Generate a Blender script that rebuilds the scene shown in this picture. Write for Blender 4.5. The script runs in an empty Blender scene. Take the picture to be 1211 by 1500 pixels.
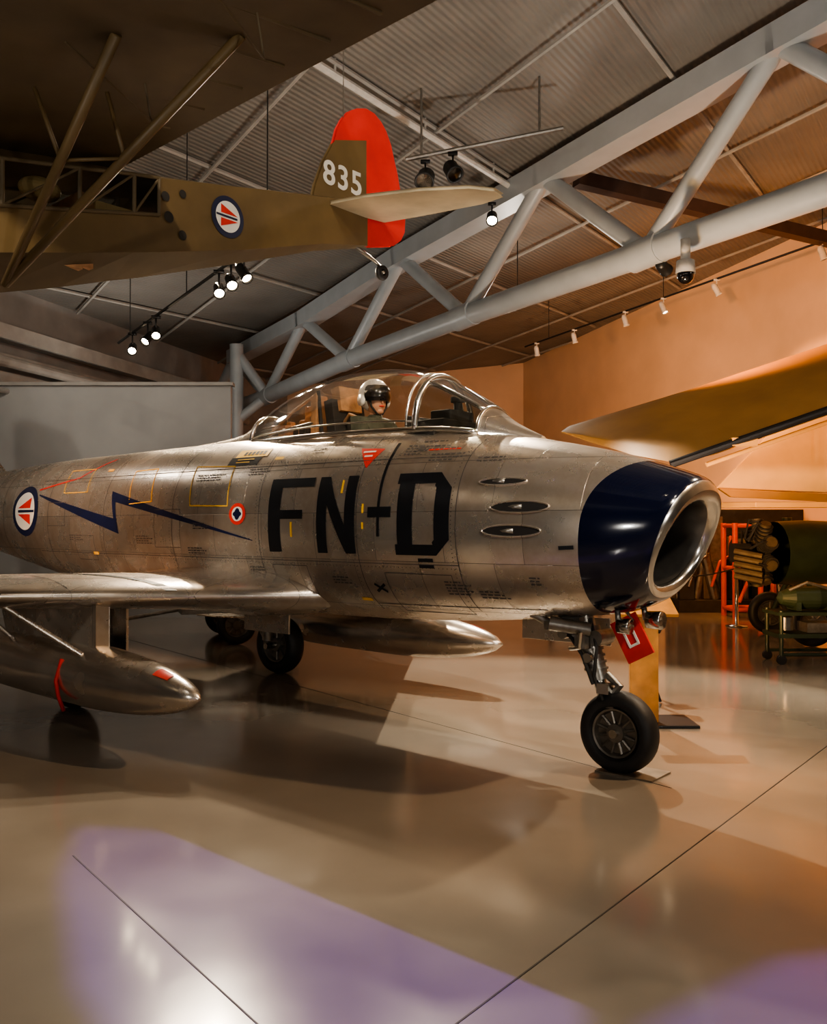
import bpy, math, random
from mathutils import Vector, Matrix
random.seed(4)
R=math.radians
C=bpy.context
# ------------------------------------------------------------ helpers
def new_mat(name,col,rough=.5,metal=0.,var=.12,scale=6.,bump=0.,emit=None,es=0.,spec=.5,coat=0.,rvar=0.):
    m=bpy.data.materials.new(name); m.use_nodes=True
    nt=m.node_tree; b=nt.nodes['Principled BSDF']
    b.inputs['Roughness'].default_value=rough; b.inputs['Metallic'].default_value=metal
    b.inputs['Specular IOR Level'].default_value=spec
    b.inputs['Coat Weight'].default_value=coat
    tc=nt.nodes.new('ShaderNodeTexCoord'); n=nt.nodes.new('ShaderNodeTexNoise')
    n.inputs['Scale'].default_value=scale; n.inputs['Detail'].default_value=5
    nt.links.new(tc.outputs['Object'],n.inputs['Vector'])
    r=nt.nodes.new('ShaderNodeValToRGB')
    r.color_ramp.elements[0].position=.3; r.color_ramp.elements[1].position=.7
    r.color_ramp.elements[0].color=tuple(max(0,c*(1-var)) for c in col)+(1,)
    r.color_ramp.elements[1].color=tuple(min(1,c*(1+var)) for c in col)+(1,)
    nt.links.new(n.outputs['Fac'],r.inputs['Fac']); nt.links.new(r.outputs['Color'],b.inputs['Base Color'])
    if rvar:
        mr=nt.nodes.new('ShaderNodeMapRange'); mr.inputs['To Min'].default_value=max(.03,rough-rvar); mr.inputs['To Max'].default_value=rough+rvar
        mr.inputs['From Min'].default_value=.3; mr.inputs['From Max'].default_value=.7
        nt.links.new(n.outputs['Fac'],mr.inputs['Value']); nt.links.new(mr.outputs[0],b.inputs['Roughness'])
    if bump:
        bp=nt.nodes.new('ShaderNodeBump'); bp.inputs['Strength'].default_value=bump; bp.inputs['Distance'].default_value=.02
        nt.links.new(n.outputs['Fac'],bp.inputs['Height']); nt.links.new(bp.outputs[0],b.inputs['Normal'])
    if emit:
        b.inputs['Emission Color'].default_value=emit+(1,); b.inputs['Emission Strength'].default_value=es
    return m

def panel_metal(name,base,axes='xz',rough=.3,bw=.62,bh=.36):
    m=bpy.data.materials.new(name); m.use_nodes=True; nt=m.node_tree; b=nt.nodes['Principled BSDF']; L=nt.links.new
    tc=nt.nodes.new('ShaderNodeTexCoord'); sp=nt.nodes.new('ShaderNodeSeparateXYZ'); cb=nt.nodes.new('ShaderNodeCombineXYZ')
    L(tc.outputs['Object'],sp.inputs[0]); L(sp.outputs[axes[0].upper()],cb.inputs[0]); L(sp.outputs[axes[1].upper()],cb.inputs[1])
    br=nt.nodes.new('ShaderNodeTexBrick'); br.inputs['Scale'].default_value=1; br.inputs['Brick Width'].default_value=bw
    br.inputs['Row Height'].default_value=bh; br.inputs['Mortar Size'].default_value=.0025; br.inputs['Mortar Smooth'].default_value=.2
    br.offset=.37; br.inputs['Bias'].default_value=0
    br.inputs['Color1'].default_value=tuple(c*.80 for c in base)+(1,); br.inputs['Color2'].default_value=tuple(min(1,c*1.1) for c in base)+(1,)
    br.inputs['Mortar'].default_value=tuple(c*.4 for c in base)+(1,)
    L(cb.outputs[0],br.inputs['Vector'])
    n=nt.nodes.new('ShaderNodeTexNoise'); n.inputs['Scale'].default_value=2.6; n.inputs['Detail'].default_value=8; n.inputs['Roughness'].default_value=.65
    L(tc.outputs['Object'],n.inputs['Vector'])
    r=nt.nodes.new('ShaderNodeValToRGB'); r.color_ramp.elements[0].position=.36; r.color_ramp.elements[1].position=.66
    r.color_ramp.elements[0].color=(.66,.58,.50,1); r.color_ramp.elements[1].color=(1,1,1,1)
    L(n.outputs['Fac'],r.inputs['Fac'])
    mx=nt.nodes.new('ShaderNodeMix'); mx.data_type='RGBA'; mx.blend_type='MULTIPLY'; mx.inputs['Factor'].default_value=.8
    L(br.outputs['Color'],mx.inputs['A']); L(r.outputs['Color'],mx.inputs['B']); L(mx.outputs['Result'],b.inputs['Base Color'])
    mr=nt.nodes.new('ShaderNodeMapRange'); mr.inputs['From Min'].default_value=.3; mr.inputs['From Max'].default_value=.7
    mr.inputs['To Min'].default_value=rough+.10; mr.inputs['To Max'].default_value=rough-.06
    L(n.outputs['Fac'],mr.inputs['Value']); L(mr.outputs[0],b.inputs['Roughness'])
    b.inputs['Metallic'].default_value=.9
    bp=nt.nodes.new('ShaderNodeBump'); bp.inputs['Strength'].default_value=.10; bp.inputs['Distance'].default_value=.02
    L(n.outputs['Fac'],bp.inputs['Height'])
    bp2=nt.nodes.new('ShaderNodeBump'); bp2.inputs['Strength'].default_value=.4; bp2.inputs['Distance'].default_value=.003; bp2.invert=True
    L(br.outputs['Fac'],bp2.inputs['Height']); L(bp.outputs[0],bp2.inputs['Normal']); L(bp2.outputs[0],b.inputs['Normal'])
    return m

def empty(name,loc=(0,0,0),rz=0):
    e=bpy.data.objects.new(name,None); C.collection.objects.link(e); e.location=loc; e.rotation_euler=(0,0,rz); e.empty_display_size=.1
    return e
def mobj(name,v,f,mats,parent=None,smooth=True,fm=None,loc=None):
    me=bpy.data.meshes.new(name); me.from_pydata([tuple(p) for p in v],[],f)
    o=bpy.data.objects.new(name,me); C.collection.objects.link(o)
    if not isinstance(mats,(list,tuple)): mats=[mats]
    for m in mats: me.materials.append(m)
    if fm:
        for i,p in enumerate(me.polygons): p.material_index=fm[i]
    if smooth:
        for p in me.polygons: p.use_smooth=True
    if parent: o.parent=parent
    if loc: o.location=loc
    return o
class Geo:
    def __init__(s): s.v=[]; s.f=[]; s.m=[]
    def add(s,v,f,m=0):
        k=len(s.v); s.v+= [tuple(p) for p in v]; s.f+=[tuple(i+k for i in q) for q in f]; s.m+=[m]*len(f)
    def box(s,c,sz,m=0,rot=None):
        hx,hy,hz=[x/2 for x in sz]; pts=[Vector((x,y,z)) for x in(-hx,hx) for y in(-hy,hy) for z in(-hz,hz)]
        if rot is not None: pts=[rot@p for p in pts]
        s.add([p+Vector(c) for p in pts],[(0,1,3,2),(4,6,7,5),(0,4,5,1),(2,3,7,6),(0,2,6,4),(1,5,7,3)],m)
    def tube(s,p1,p2,r,m=0,n=12,r2=None,cap=True):
        p1=Vector(p1);p2=Vector(p2); d=(p2-p1).normalized(); a=d.orthogonal().normalized(); b=d.cross(a); r2=r if r2 is None else r2
        v=[p1+(a*math.cos(2*math.pi*i/n)+b*math.sin(2*math.pi*i/n))*r for i in range(n)]
        v+=[p2+(a*math.cos(2*math.pi*i/n)+b*math.sin(2*math.pi*i/n))*r2 for i in range(n)]
        f=[(i,(i+1)%n,n+(i+1)%n,n+i) for i in range(n)]
        if cap: f+=[tuple(range(n-1,-1,-1)),tuple(range(n,2*n))]
        s.add(v,f,m)
    def path(s,pts,r,m=0,n=8):
        P=[Vector(p) for p in pts]; K=len(P); v=[];f=[]
        t=(P[1]-P[0]).normalized(); a=t.orthogonal().normalized()
        for k in range(K):
            if k==0: tt=(P[1]-P[0]).normalized()
            elif k==K-1: tt=(P[-1]-P[-2]).normalized()
            else: tt=((P[k]-P[k-1]).normalized()+(P[k+1]-P[k]).normalized()).normalized()
            a=(a-tt*a.dot(tt)).normalized(); b=tt.cross(a)
            for i in range(n): an=2*math.pi*i/n; v.append(P[k]+(a*math.cos(an)+b*math.sin(an))*r)
        for k in range(K-1):
            for i in range(n): f.append((k*n+i,k*n+(i+1)%n,(k+1)*n+(i+1)%n,(k+1)*n+i))
        f+=[tuple(range(n-1,-1,-1)),tuple(range((K-1)*n,K*n))]
        s.add(v,f,m)
    def lathe(s,o,axis,prof,m=0,n=28,sx=1.,up=None):
        o=Vector(o); d=Vector(axis).normalized(); a=Vector(up) if up else d.orthogonal().normalized(); b=d.cross(a)
        v=[];f=[]
        for (t,r) in prof:
            for i in range(n):
                an=2*math.pi*i/n; v.append(o+d*t+(a*math.cos(an)+b*math.sin(an)*sx)*r)
        for k in range(len(prof)-1):
            for i in range(n):
                f.append((k*n+i,k*n+(i+1)%n,(k+1)*n+(i+1)%n,(k+1)*n+i))
        s.add(v,f,m)
    def sph(s,c,r,m=0,nu=20,nv=12,keep=None):
        if not isinstance(r,(tuple,list)): r=(r,r,r)
        v=[];f=[]
        for j in range(nv+1):
            th=math.pi*j/nv
            for i in range(nu):
                ph=2*math.pi*i/nu; v.append((c[0]+r[0]*math.sin(th)*math.cos(ph),c[1]+r[1]*math.sin(th)*math.sin(ph),c[2]+r[2]*math.cos(th)))
        for j in range(nv):
            for i in range(nu):
                q=(j*nu+i,(j+1)*nu+i,(j+1)*nu+(i+1)%nu,j*nu+(i+1)%nu)
                if keep:
                    cc=sum((Vector(v[k]) for k in q),Vector())/4-Vector(c)
                    if not keep(cc): continue
                f.append(q)
        s.add(v,f,m)
    def prism(s,poly,fn,th,m=0):
        n=len(poly); v=[fn(p,th/2) for p in poly]+[fn(p,-th/2) for p in poly]
        f=[tuple(range(n)),tuple(range(2*n-1,n-1,-1))]+[(i,(i+1)%n,n+(i+1)%n,n+i) for i in range(n)]
        s.add(v,f,m)
    def make(s,name,mats,parent=None,smooth=False,bevel=0):
        o=mobj(name,s.v,s.f,mats,parent,smooth,s.m)
        if bevel:
            b=o.modifiers.new('bev','BEVEL'); b.width=bevel; b.segments=2; b.limit_method='ANGLE'
        return o
def autos(o,ang=35):
    for p in o.data.polygons: p.use_smooth=True
    import bmesh
    bm=bmesh.new(); bm.from_mesh(o.data); bmesh.ops.recalc_face_normals(bm,faces=bm.faces)
    for e in bm.edges:
        if len(e.link_faces)==2 and e.calc_face_angle(0)>R(ang): e.smooth=False
        else: e.smooth=True
    bm.to_mesh(o.data); bm.free(); return o
def cr(tab,x,k):
    n=len(tab)
    if x<=tab[0][0]: return tab[0][k]
    if x>=tab[-1][0]: return tab[-1][k]
    i=0
    while tab[i+1][0]<x: i+=1
    x0,x1=tab[i][0],tab[i+1][0]; t=(x-x0)/(x1-x0); p1=tab[i][k];p2=tab[i+1][k]
    m1=(tab[i+1][k]-tab[i-1][k])/(tab[i+1][0]-tab[i-1][0]) if i>0 else (p2-p1)/(x1-x0)
    m2=(tab[i+2][k]-tab[i][k])/(tab[i+2][0]-tab[i][0]) if i+2<n else (p2-p1)/(x1-x0)
    h=x1-x0; t2=t*t;t3=t2*t
    return (2*t3-3*t2+1)*p1+(t3-2*t2+t)*h*m1+(-2*t3+3*t2)*p2+(t3-t2)*h*m2
def sgp(x,p): return math.copysign(abs(x)**p,x)

# ------------------------------------------------------------ materials
M_al=panel_metal('bare_aluminium_panels',(.88,.82,.75),'xz',.26)
M_alw=panel_metal('bare_aluminium_wing',(.84,.79,.73),'xy',.25,.9,.7)
M_tank=new_mat('drop_tank_metal',(.78,.72,.65),.24,.92,.10,4,.04,rvar=.06)
M_lip=new_mat('polished_lip',(.8,.77,.72),.2,1,.06,9)
M_blue=new_mat('navy_gloss_paint',(.003,.005,.018),.12,0,.1,4,coat=.6)
M_duct=new_mat('intake_duct_metal',(.16,.15,.14),.3,.85,.3,5)
M_black=new_mat('black_marking',(.006,.007,.010),.4,0,.2,8)
M_navy=new_mat('navy_marking',(.006,.010,.045),.35,0,.2,8)
M_white=new_mat('white_marking',(.75,.72,.66),.4,0,.05,8)
M_red=new_mat('red_marking',(.62,.03,.02),.4,0,.12,8)
M_yel=new_mat('yellow_marking',(.85,.50,.04),.45,0,.12,8)
M_grey=new_mat('grey_stencil',(.08,.07,.065),.5,0,.2,8)
M_slot=new_mat('gun_port_shade',(.01,.008,.007),.7,0,.2,8)
M_rub=new_mat('tyre_rubber',(.015,.014,.014),.55,0,.25,12,.1)
M_hub=new_mat('wheel_hub_alloy',(.20,.18,.155),.4,.8,.25,12)
M_strut=new_mat('gear_strut_metal',(.30,.28,.25),.35,.85,.25,14)
M_dark=new_mat('dark_interior',(.025,.022,.019),.7,0,.3,8)
M_tan=new_mat('tan_leather',(.50,.27,.13),.55,0,.25,12)
M_helm=new_mat('helmet_white',(.85,.82,.76),.22,0,.05,9,coat=.4)
M_visor=new_mat('visor_black',(.004,.004,.005),.05,0,.1,4,coat=1)
M_skin=new_mat('mannequin_skin',(.60,.32,.20),.5,0,.1,12)
M_suit=new_mat('flight_suit_green',(.06,.065,.045),.8,0,.25,20,.2)
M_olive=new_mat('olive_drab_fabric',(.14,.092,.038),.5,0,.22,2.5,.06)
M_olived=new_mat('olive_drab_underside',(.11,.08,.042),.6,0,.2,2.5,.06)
M_rudder=new_mat('rudder_red',(.72,.035,.035),.5,0,.1,4)
M_stab=new_mat('stab_khaki',(.46,.39,.27),.5,0,.2,3)
M_steel=new_mat('truss_painted_steel',(.37,.40,.42),.38,.05,.06,3)
M_dsteel=new_mat('dark_steel_beam',(.05,.03,.025),.55,.2,.2,5)
M_conc=new_mat('concrete_trim',(.34,.32,.29),.8,0,.12,3,.1)
M_whitew=new_mat('grey_partition_paint',(.34,.335,.325),.75,0,.10,1.0)
M_orw=new_mat('cream_plaster_orange_light',(.72,.50,.33),.8,0,.06,1.2)  # cream plaster with the orange lamp light mixed into its colour
M_greyw=new_mat('grey_wall_paint',(.28,.27,.255),.8,0,.15,1.5)
M_house=new_mat('lamp_housing_black',(.02,.02,.02),.4,.3,.2,12)
M_houw=new_mat('lamp_housing_white',(.6,.58,.54),.4,0,.1,12)
M_lens=new_mat('lamp_lens_glow',(1,.85,.6),.3,emit=(1,.80,.52),es=60)
M_orange=new_mat('varnished_plywood',(.50,.22,.045),.35,0,.25,7,coat=.2)
M_gold=new_mat('khaki_wing_fabric',(.46,.25,.075),.5,0,.18,1.2,.05)
M_cream=new_mat('cream_wing_fabric',(.74,.52,.24),.6,0,.15,1.2,.05)
M_redf=new_mat('red_frame_paint',(.55,.07,.02),.45,0,.1,7)
M_green=new_mat('dark_green_paint',(.02,.032,.018),.45,0,.2,7)
M_chrome=new_mat('stanchion_steel',(.6,.58,.54),.2,1,.05,7)
M_ply=new_mat('wheel_plate_steel',(.22,.17,.12),.5,.3,.2,8)
M_brass=new_mat('engine_cylinder_alloy',(.15,.115,.08),.5,.5,.25,8)
def glass(name,tint,f=.12):
    m=bpy.data.materials.new(name); m.use_nodes=True; nt=m.node_tree; nt.nodes.clear(); L=nt.links.new
    o=nt.nodes.new('ShaderNodeOutputMaterial'); mx=nt.nodes.new('ShaderNodeMixShader'); t=nt.nodes.new('ShaderNodeBsdfTransparent'); g=nt.nodes.new('ShaderNodeBsdfGlossy')
    t.inputs[0].default_value=tint+(1,); g.inputs['Roughness'].default_value=.04; g.inputs[0].default_value=(1,1,1,1)
    lw=nt.nodes.new('ShaderNodeLayerWeight'); lw.inputs[0].default_value=.2
    mr=nt.nodes.new('ShaderNodeMath'); mr.operation='MULTIPLY_ADD'; mr.inputs[1].default_value=.45; mr.inputs[2].default_value=f*.4
    L(lw.outputs['Fresnel'],mr.inputs[0]); L(mr.outputs[0],mx.inputs[0]); L(t.outputs[0],mx.inputs[1]); L(g.outputs[0],mx.inputs[2]); L(mx.outputs[0],o.inputs[0])
    return m
M_glass=glass('canopy_perspex',(.95,.92,.88))
M_glass2=glass('windscreen_glass',(.6,.62,.6),.2)
def floor_mat():
    m=new_mat('polished_painted_concrete',(.30,.262,.218),.17,0,.10,.9,rvar=.04)
    nt=m.node_tree; b=nt.nodes['Principled BSDF']; b.inputs['Coat Weight'].default_value=.5; b.inputs['Coat Roughness'].default_value=.09
    n=nt.nodes.new('ShaderNodeTexNoise'); n.inputs['Scale'].default_value=2.2; n.inputs['Detail'].default_value=5
    tc=nt.nodes.new('ShaderNodeTexCoord'); nt.links.new(tc.outputs['Object'],n.inputs[0])
    bp=nt.nodes.new('ShaderNodeBump'); bp.inputs['Strength'].default_value=.07; bp.inputs['Distance'].default_value=.02
    nt.links.new(n.outputs['Fac'],bp.inputs['Height']); nt.links.new(bp.outputs[0],b.inputs['Normal'])
    return m
M_floor=floor_mat()
def ceil_mat():
    m=new_mat('corrugated_roof_deck',(.215,.20,.178),.55,.1,.18,.7)
    nt=m.node_tree; b=nt.nodes['Principled BSDF']; L=nt.links.new
    tc=nt.nodes.new('ShaderNodeTexCoord'); mp=nt.nodes.new('ShaderNodeMapping'); mp.inputs['Rotation'].default_value=(0,0,-math.atan2(.84,.54)+math.pi/2)
    L(tc.outputs['Object'],mp.inputs[0])
    w=nt.nodes.new('ShaderNodeTexWave'); w.inputs['Scale'].default_value=3.6; w.bands_direction='X'; L(mp.outputs[0],w.inputs[0])
    bp=nt.nodes.new('ShaderNodeBump'); bp.inputs['Strength'].default_value=.5; bp.inputs['Distance'].default_value=.03
    L(w.outputs['Fac'],bp.inputs['Height']); L(bp.outputs[0],b.inputs['Normal'])
    return m
M_ceil=ceil_mat()

# ------------------------------------------------------------ room shell
def cz(x,y): return 7.5+.1*x-.022*y
def lx(y): return -12.7+.281*y
def rx(y): return 15.9-.406*y
Y0,Y1=-8.,30.
cor=[(lx(Y0),Y0),(rx(Y0),Y0),(rx(Y1),Y1),(lx(Y1),Y1)]
def slab(name,z0,z1,mat):
    v=[(x,y,z0(x,y)) for x,y in cor]+[(x,y,z1(x,y)) for x,y in cor]
    return mobj(name,v,[(0,3,2,1),(7,4,5,6),(0,1,5,4),(1,2,6,5),(2,3,7,6),(3,0,4,7)],mat,smooth=False)
floor=slab('floor',lambda x,y:-.1,lambda x,y:0,M_floor)
ceiling=slab('ceiling',cz,lambda x,y:cz(x,y)+.1,M_ceil)
def wall(name,p,q,mat,th=.1):
    p=Vector(p+(0,));q=Vector(q+(0,)); d=(q-p).normalized(); n=Vector((d.y,-d.x,0))*th
    pts=[p,q,q+n,p+n]; v=[(a.x,a.y,0) for a in pts]+[(a.x,a.y,cz(a.x,a.y)) for a in pts]
    return mobj(name,v,[(0,1,2,3),(7,6,5,4),(0,4,5,1),(1,5,6,2),(2,6,7,3),(3,7,4,0)],mat,smooth=False)
wall('wall_right',cor[1],cor[2],M_orw); wall('wall_far',cor[2],cor[3],M_orw); wall('wall_left',cor[3],cor[0],M_greyw); wall('wall_rear',cor[0],cor[1],M_greyw)
g=Geo()
def fj(x,y,dx,dy,a,b):
    d=Vector((dx,dy,0)).normalized(); p=Vector((x,y,.001)); c=p+d*(a+b)/2
    g.box(c,(abs(b-a),.007,.002),0,Matrix.Rotation(math.atan2(d.y,d.x),3,'Z'))
fj(.127,3.03,.623,.782,-6,9); fj(-.514,3.03,-.62,.785,-3,2.0); fj(2.6,4.6,-.62,.785,1.5,14)
M_joint=new_mat('floor_joint_filler',(.05,.04,.03),.6,0,.2,8)
g.make('floor_joints',M_joint,floor)
def solid(name,c,s,mat,rot=None,bevel=0,parent=None):
    g=Geo(); g.box(c,s,0,rot); return g.make(name,mat,parent,bevel=bevel)
solid('partition_wall',(-5.7,16.55,2.15),(4.6,.15,4.3),M_whitew)
solid('trim_1',(-5.7,16.5,4.33),(4.7,.22,.06),M_conc)
wdir=math.atan2(1,.281)
for i,(off,z,h,w) in enumerate([(.15,5.35,.28,.3),(.12,4.9,.1,.16),(.1,4.5,.22,.2)]):
    g=Geo(); yc=15; g.box((lx(yc)+off+.1,yc,z),(22,w,h),0,Matrix.Rotation(wdir,3,'Z')); g.make('trim_%d'%(i+2),M_conc)
g=Geo()
g.tube((lx(10)+.5,10,4.2),(lx(26)+.5,26,4.2),.06,0); g.tube((lx(10)+.5,10,4.75),(lx(26)+.5,26,4.75),.1,0)
for y in (13,17,21): g.tube((lx(y)+.1,y,4.2),(lx(y)+.5,y,4.2),.03); g.tube((lx(y)+.1,y,4.75),(lx(y)+.5,y,4.75),.03)
for y in (13.5,14.3): g.path([(lx(y)+.5,y,4.75),(lx(y)+.55,y,5.0),(lx(y)+.4,y,5.6),(lx(y)+.3,y,5.9)],.07)
g.make('wall_pipes',M_conc)
# ------------------------------------------------------------ roof truss
tr=empty('roof_truss')
def lowp(i):
    u=(390+42.9*i)/(1-.151*i); y=22*(1-.151*i); return Vector(((u-605.5)/1300*y,y,[4.75,4.91,5.2,5.34,5.42,5.5,5.58][int(i)+1]))
LN=[lowp(i) for i in (-1,0,1,2,3,4,5)]
def upp(i,z):
    u=(390+42.9*i)/(1-.151*i); y=22*(1-.151*i); return Vector(((u-605.5)/1300*y,y,z))
UN=[upp(-.5,6.2),upp(.5,6.42),upp(1.5,6.85),upp(2.5,7.1),upp(3.5,7.38),upp(4.5,7.62)]
g=Geo()
for a,b in zip(LN[:-1],LN[1:]): g.tube(a,b,.185,0,20)
d=(UN[-1]-UN[0]).normalized()
for a,b in zip(UN[:-1],UN[1:]):
    dd=(b-a); g.box((a+b)/2,(dd.length+.1,.42,.34),0,dd.to_track_quat('X','Z').to_matrix())
for i,u in enumerate(UN):
    g.tube(u,LN[i],.125,0,16)
    if i+1<len(LN): g.tube(u,LN[i+1],.125,0,16)
for l in LN[1:-1]: g.tube(l-d*.25,l+d*.25,.21,0,20)
autos(g.make('truss_tubes',M_steel,tr))
g=Geo(); base=LN[1]; g.tube((base.x-.75,base.y,0),(base.x-.75,base.y,6.2),.17,0,18); g.tube((base.x-.75,base.y,6.0),(base.x,base.y,4.95),.13); g.tube((base.x-.75,base.y,4.3),(base.x,base.y,4.9),.12)
autos(g.make('support_column',M_steel,tr))
g=Geo()
def onceil(x,y,o=.06): return Vector((x,y,cz(x,y)-o))
def inside(x,y): return lx(y)+.1<x<rx(y)-.1 and -7.5<y<29.8
def pur(x,y,dx,dy,r,o,m=0):
    d=Vector((dx,dy,0)).normalized(); ts=[t*.5 for t in range(-80,81) if inside(x+d.x*t*.5,y+d.y*t*.5)]
    if ts: a=Vector((x,y,0))+d*ts[0]; b=Vector((x,y,0))+d*ts[-1]; g.tube(onceil(a.x,a.y,o),onceil(b.x,b.y,o),r,m,6)
for k in range(-7,8):
    pur(-1.19+k*3.0*.84,9.91-k*3.0*.54,.54,.84,.035,.05)
for k in range(-8,9):
    pur(-2.7+k*2.4*.825,12.4+k*2.4*.565,-.565,.825,.03,.1)
g.make('trim_purlins',M_conc,ceiling)
g=Geo(); p=onceil(-1.19,9.91,.2); q=onceil(1.51,14.1,.2); g.tube(p,q,.05,0,8)
for t in (.1,.5,.9): r_=p.lerp(q,t); g.tube(r_,onceil(r_.x,r_.y,0),.015,0,6)
g.make('cable_conduit',M_houw,ceiling)
g=Geo(); a=Vector((2.58,14,7.2)); b=Vector((8.2,16.3,6.85)); dd=b-a; g.box((a+b)/2,(dd.length,.2,.22),0,dd.to_track_quat('X','Z').to_matrix()); g.make('dark_roof_beam',M_dsteel)

# ------------------------------------------------------------ fighter jet
jet=empty('fighter_jet',(1.915,5.722,0),R(140))
NN=2.25
FT=[(0,1.26,1.93,.395),(.02,1.232,1.982,.422),(.06,1.208,2.02,.445),(.15,1.18,2.058,.475),(.4,1.12,2.14,.545),(.6,1.09,2.20,.59),(.9,1.06,2.27,.645),
(1.35,1.01,2.36,.70),(1.8,.97,2.43,.735),(2.4,.94,2.50,.765),(3.0,.925,2.52,.78),(4.3,.92,2.52,.80),(5.5,.93,2.51,.80),(6.5,.98,2.50,.775),(7.5,1.08,2.49,.72),(8.5,1.22,2.46,.65),(9.6,1.38,2.40,.55),(10.8,1.55,2.28,.42),(11.2,1.62,2.24,.38)]
def fz(a): return cr(FT,a,1),cr(FT,a,2),cr(FT,a,3)
def halfw(a,z):
    zb,zt,w=fz(a); zc=(zb+zt)/2; h=(zt-zb)/2; q=abs((z-zc)/h)
    return w*(max(0,1-q**NN))**(1/NN)
def rake(a): return .30*max(0,1-a/1.1)**2
def fpt(a,ang,dr=0):
    zb,zt,w=fz(a); zc=(zb+zt)/2; h=(zt-zb)/2
    l=(w+dr)*sgp(math.cos(ang),2/NN); z=zc+(h+dr)*sgp(math.sin(ang),2/NN)
    return Vector((a+rake(a)*(1-(z-zb)/(zt-zb)),l,z))
def warp(a,ang):
    sn=max(0,math.sin(ang)); b=.60-.22*sn*sn
    if a<=.02: return a
    if a<=.6: return .02+(a-.02)*(b-.02)/.58
    if a<1.3: return b+(a-.6)*(1.3-b)/.7
    return a
st=[0,.007,.014,.02,.034,.06,.1,.15,.22]+[.28+.04*i for i in range(9)]+[.7+.1*i for i in range(105)]+[11.2]
NA=128; v=[];f=[];fm=[]
for a in st:
    for j in range(NA): an=2*math.pi*j/NA+.0001; v.append(fpt(warp(a,an),an))
for i in range(len(st)-1):
    am=(st[i]+st[i+1])/2
    for j in range(NA):
        q=(i*NA+j,i*NA+(j+1)%NA,(i+1)*NA+(j+1)%NA,(i+1)*NA+j)
        c=sum((v[k] for k in q),Vector())/4
        if 2.05<am<4.25 and abs(c.y)<.33 and c.z>2: continue
        f.append(q[::-1]); fm.append(1 if am<.034 else (2 if am<.6 else 0))
fus=mobj('fuselage',v,f,[M_al,M_lip,M_blue],jet,True,fm)
v=[];f=[];fm=[]
IT=[(0,1.26,1.93,.395),(.012,1.285,1.895,.372),(.04,1.30,1.87,.358),(.09,1.31,1.86,.35),(.3,1.32,1.85,.345),(.8,1.32,1.83,.33),(1.6,1.25,1.70,.28),(2.2,1.15,1.55,.2)]
for k,(a,zb,zt,w) in enumerate(IT):
    zc=(zb+zt)/2;h=(zt-zb)/2
    for j in range(NA):
        an=2*math.pi*j/NA+.0001; l=w*sgp(math.cos(an),2/NN); z=zc+h*sgp(math.sin(an),2/NN); v.append((a+rake(a)*(1-(z-zb)/(zt-zb)),l,z))
for k in range(len(IT)-1):
    for j in range(NA): f.append((k*NA+j,k*NA+(j+1)%NA,(k+1)*NA+(j+1)%NA,(k+1)*NA+j)); fm.append(0 if k<3 else 1)
f.append(tuple((len(IT)-1)*NA+j for j in range(NA))); fm.append(2)
mobj('intake_duct',v,f,[M_lip,M_duct,M_dark],jet,True,fm)
g=Geo(); g.lathe((11.2,0,1.93),(1,0,0),[(0,.33),(.25,.3),(.25,.27),(-.6,.25),(-.6,0)],0,32); g.make('tail_pipe',M_duct,jet,True)
# canopy
CT=[(1.25,2.32,2.36,.04),(1.5,2.38,2.48,.15),(1.68,2.40,2.60,.23),(1.9,2.43,2.74,.31),(2.17,2.44,2.89,.375),(2.6,2.45,3.00,.41),(3.1,2.46,3.02,.41),(3.55,2.46,2.965,.395),(3.95,2.47,2.85,.34),(4.25,2.47,2.72,.26),(4.6,2.46,2.59,.16),(5.5,2.46,2.52,.05)]
def cpt(a,ph,dr=0):
    z0=cr(CT,a,1);z1=cr(CT,a,2);w=cr(CT,a,3)
    return Vector((a,(w+dr)*sgp(math.cos(ph),.9),z0+(z1-z0+dr)*max(0,math.sin(ph))**.92))
def closs(name,aa,mat,n=40):
    v=[];f=[]
    for a in aa:
        for j in range(n+1): v.append(cpt(a,math.pi*j/n))
    for i in range(len(aa)-1):
        for j in range(n): k=i*(n+1)+j; f.append((k,k+n+1,k+n+2,k+1))
    return mobj(name,v,f,mat,jet,True)
fr=lambda a,b,n:[a+(b-a)*i/n for i in range(n+1)]
closs('windscreen_fairing',fr(1.25,1.68,10),M_al)
closs('windscreen_glass',fr(1.68,2.17,10),M_glass2)
closs('canopy_glass',fr(2.17,4.25,30),M_glass)
closs('canopy_rear_fairing',fr(4.25,5.5,16),M_al)
g=Geo()
def cpath(pts,r): g.path([cpt(a,p,.004) for a,p in pts],r,0,8)
cpath([(2.17,math.pi*j/40) for j in range(41)],.026)
cpath([(2.25,math.pi*j/40) for j in range(41)],.010)
cpath([(4.25,math.pi*j/40) for j in range(41)],.018)
cpath([(1.68,math.pi*j/40) for j in range(41)],.016)
for s in (0,math.pi):
    cpath([(a,s) for a in fr(1.68,4.25,40)],.022)
    cpath([(a,abs(s-.12)) for a in fr(2.2,4.25,30)],.008)
for s in (R(58),R(122)): cpath([(a,s) for a in fr(1.68,2.17,10)],.018)
g.make('canopy_frame',M_lip,jet,True)
g=Geo()
x0,x1,yy,zb_,zt_=2.0,4.3,.36,1.72,2.46
g.add([(x0,-yy,zb_),(x1,-yy,zb_),(x1,yy,zb_),(x0,yy,zb_),(x0,-yy,zt_-.03),(x1,-yy,zt_-.03),(x1,yy,zt_-.03),(x0,yy,zt_-.03)],[(0,1,2,3),(0,4,5,1),(1,5,6,2),(2,6,7,3),(3,7,4,0)])
g.make('cockpit_tub',M_dark,jet)
g=Geo()
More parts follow.
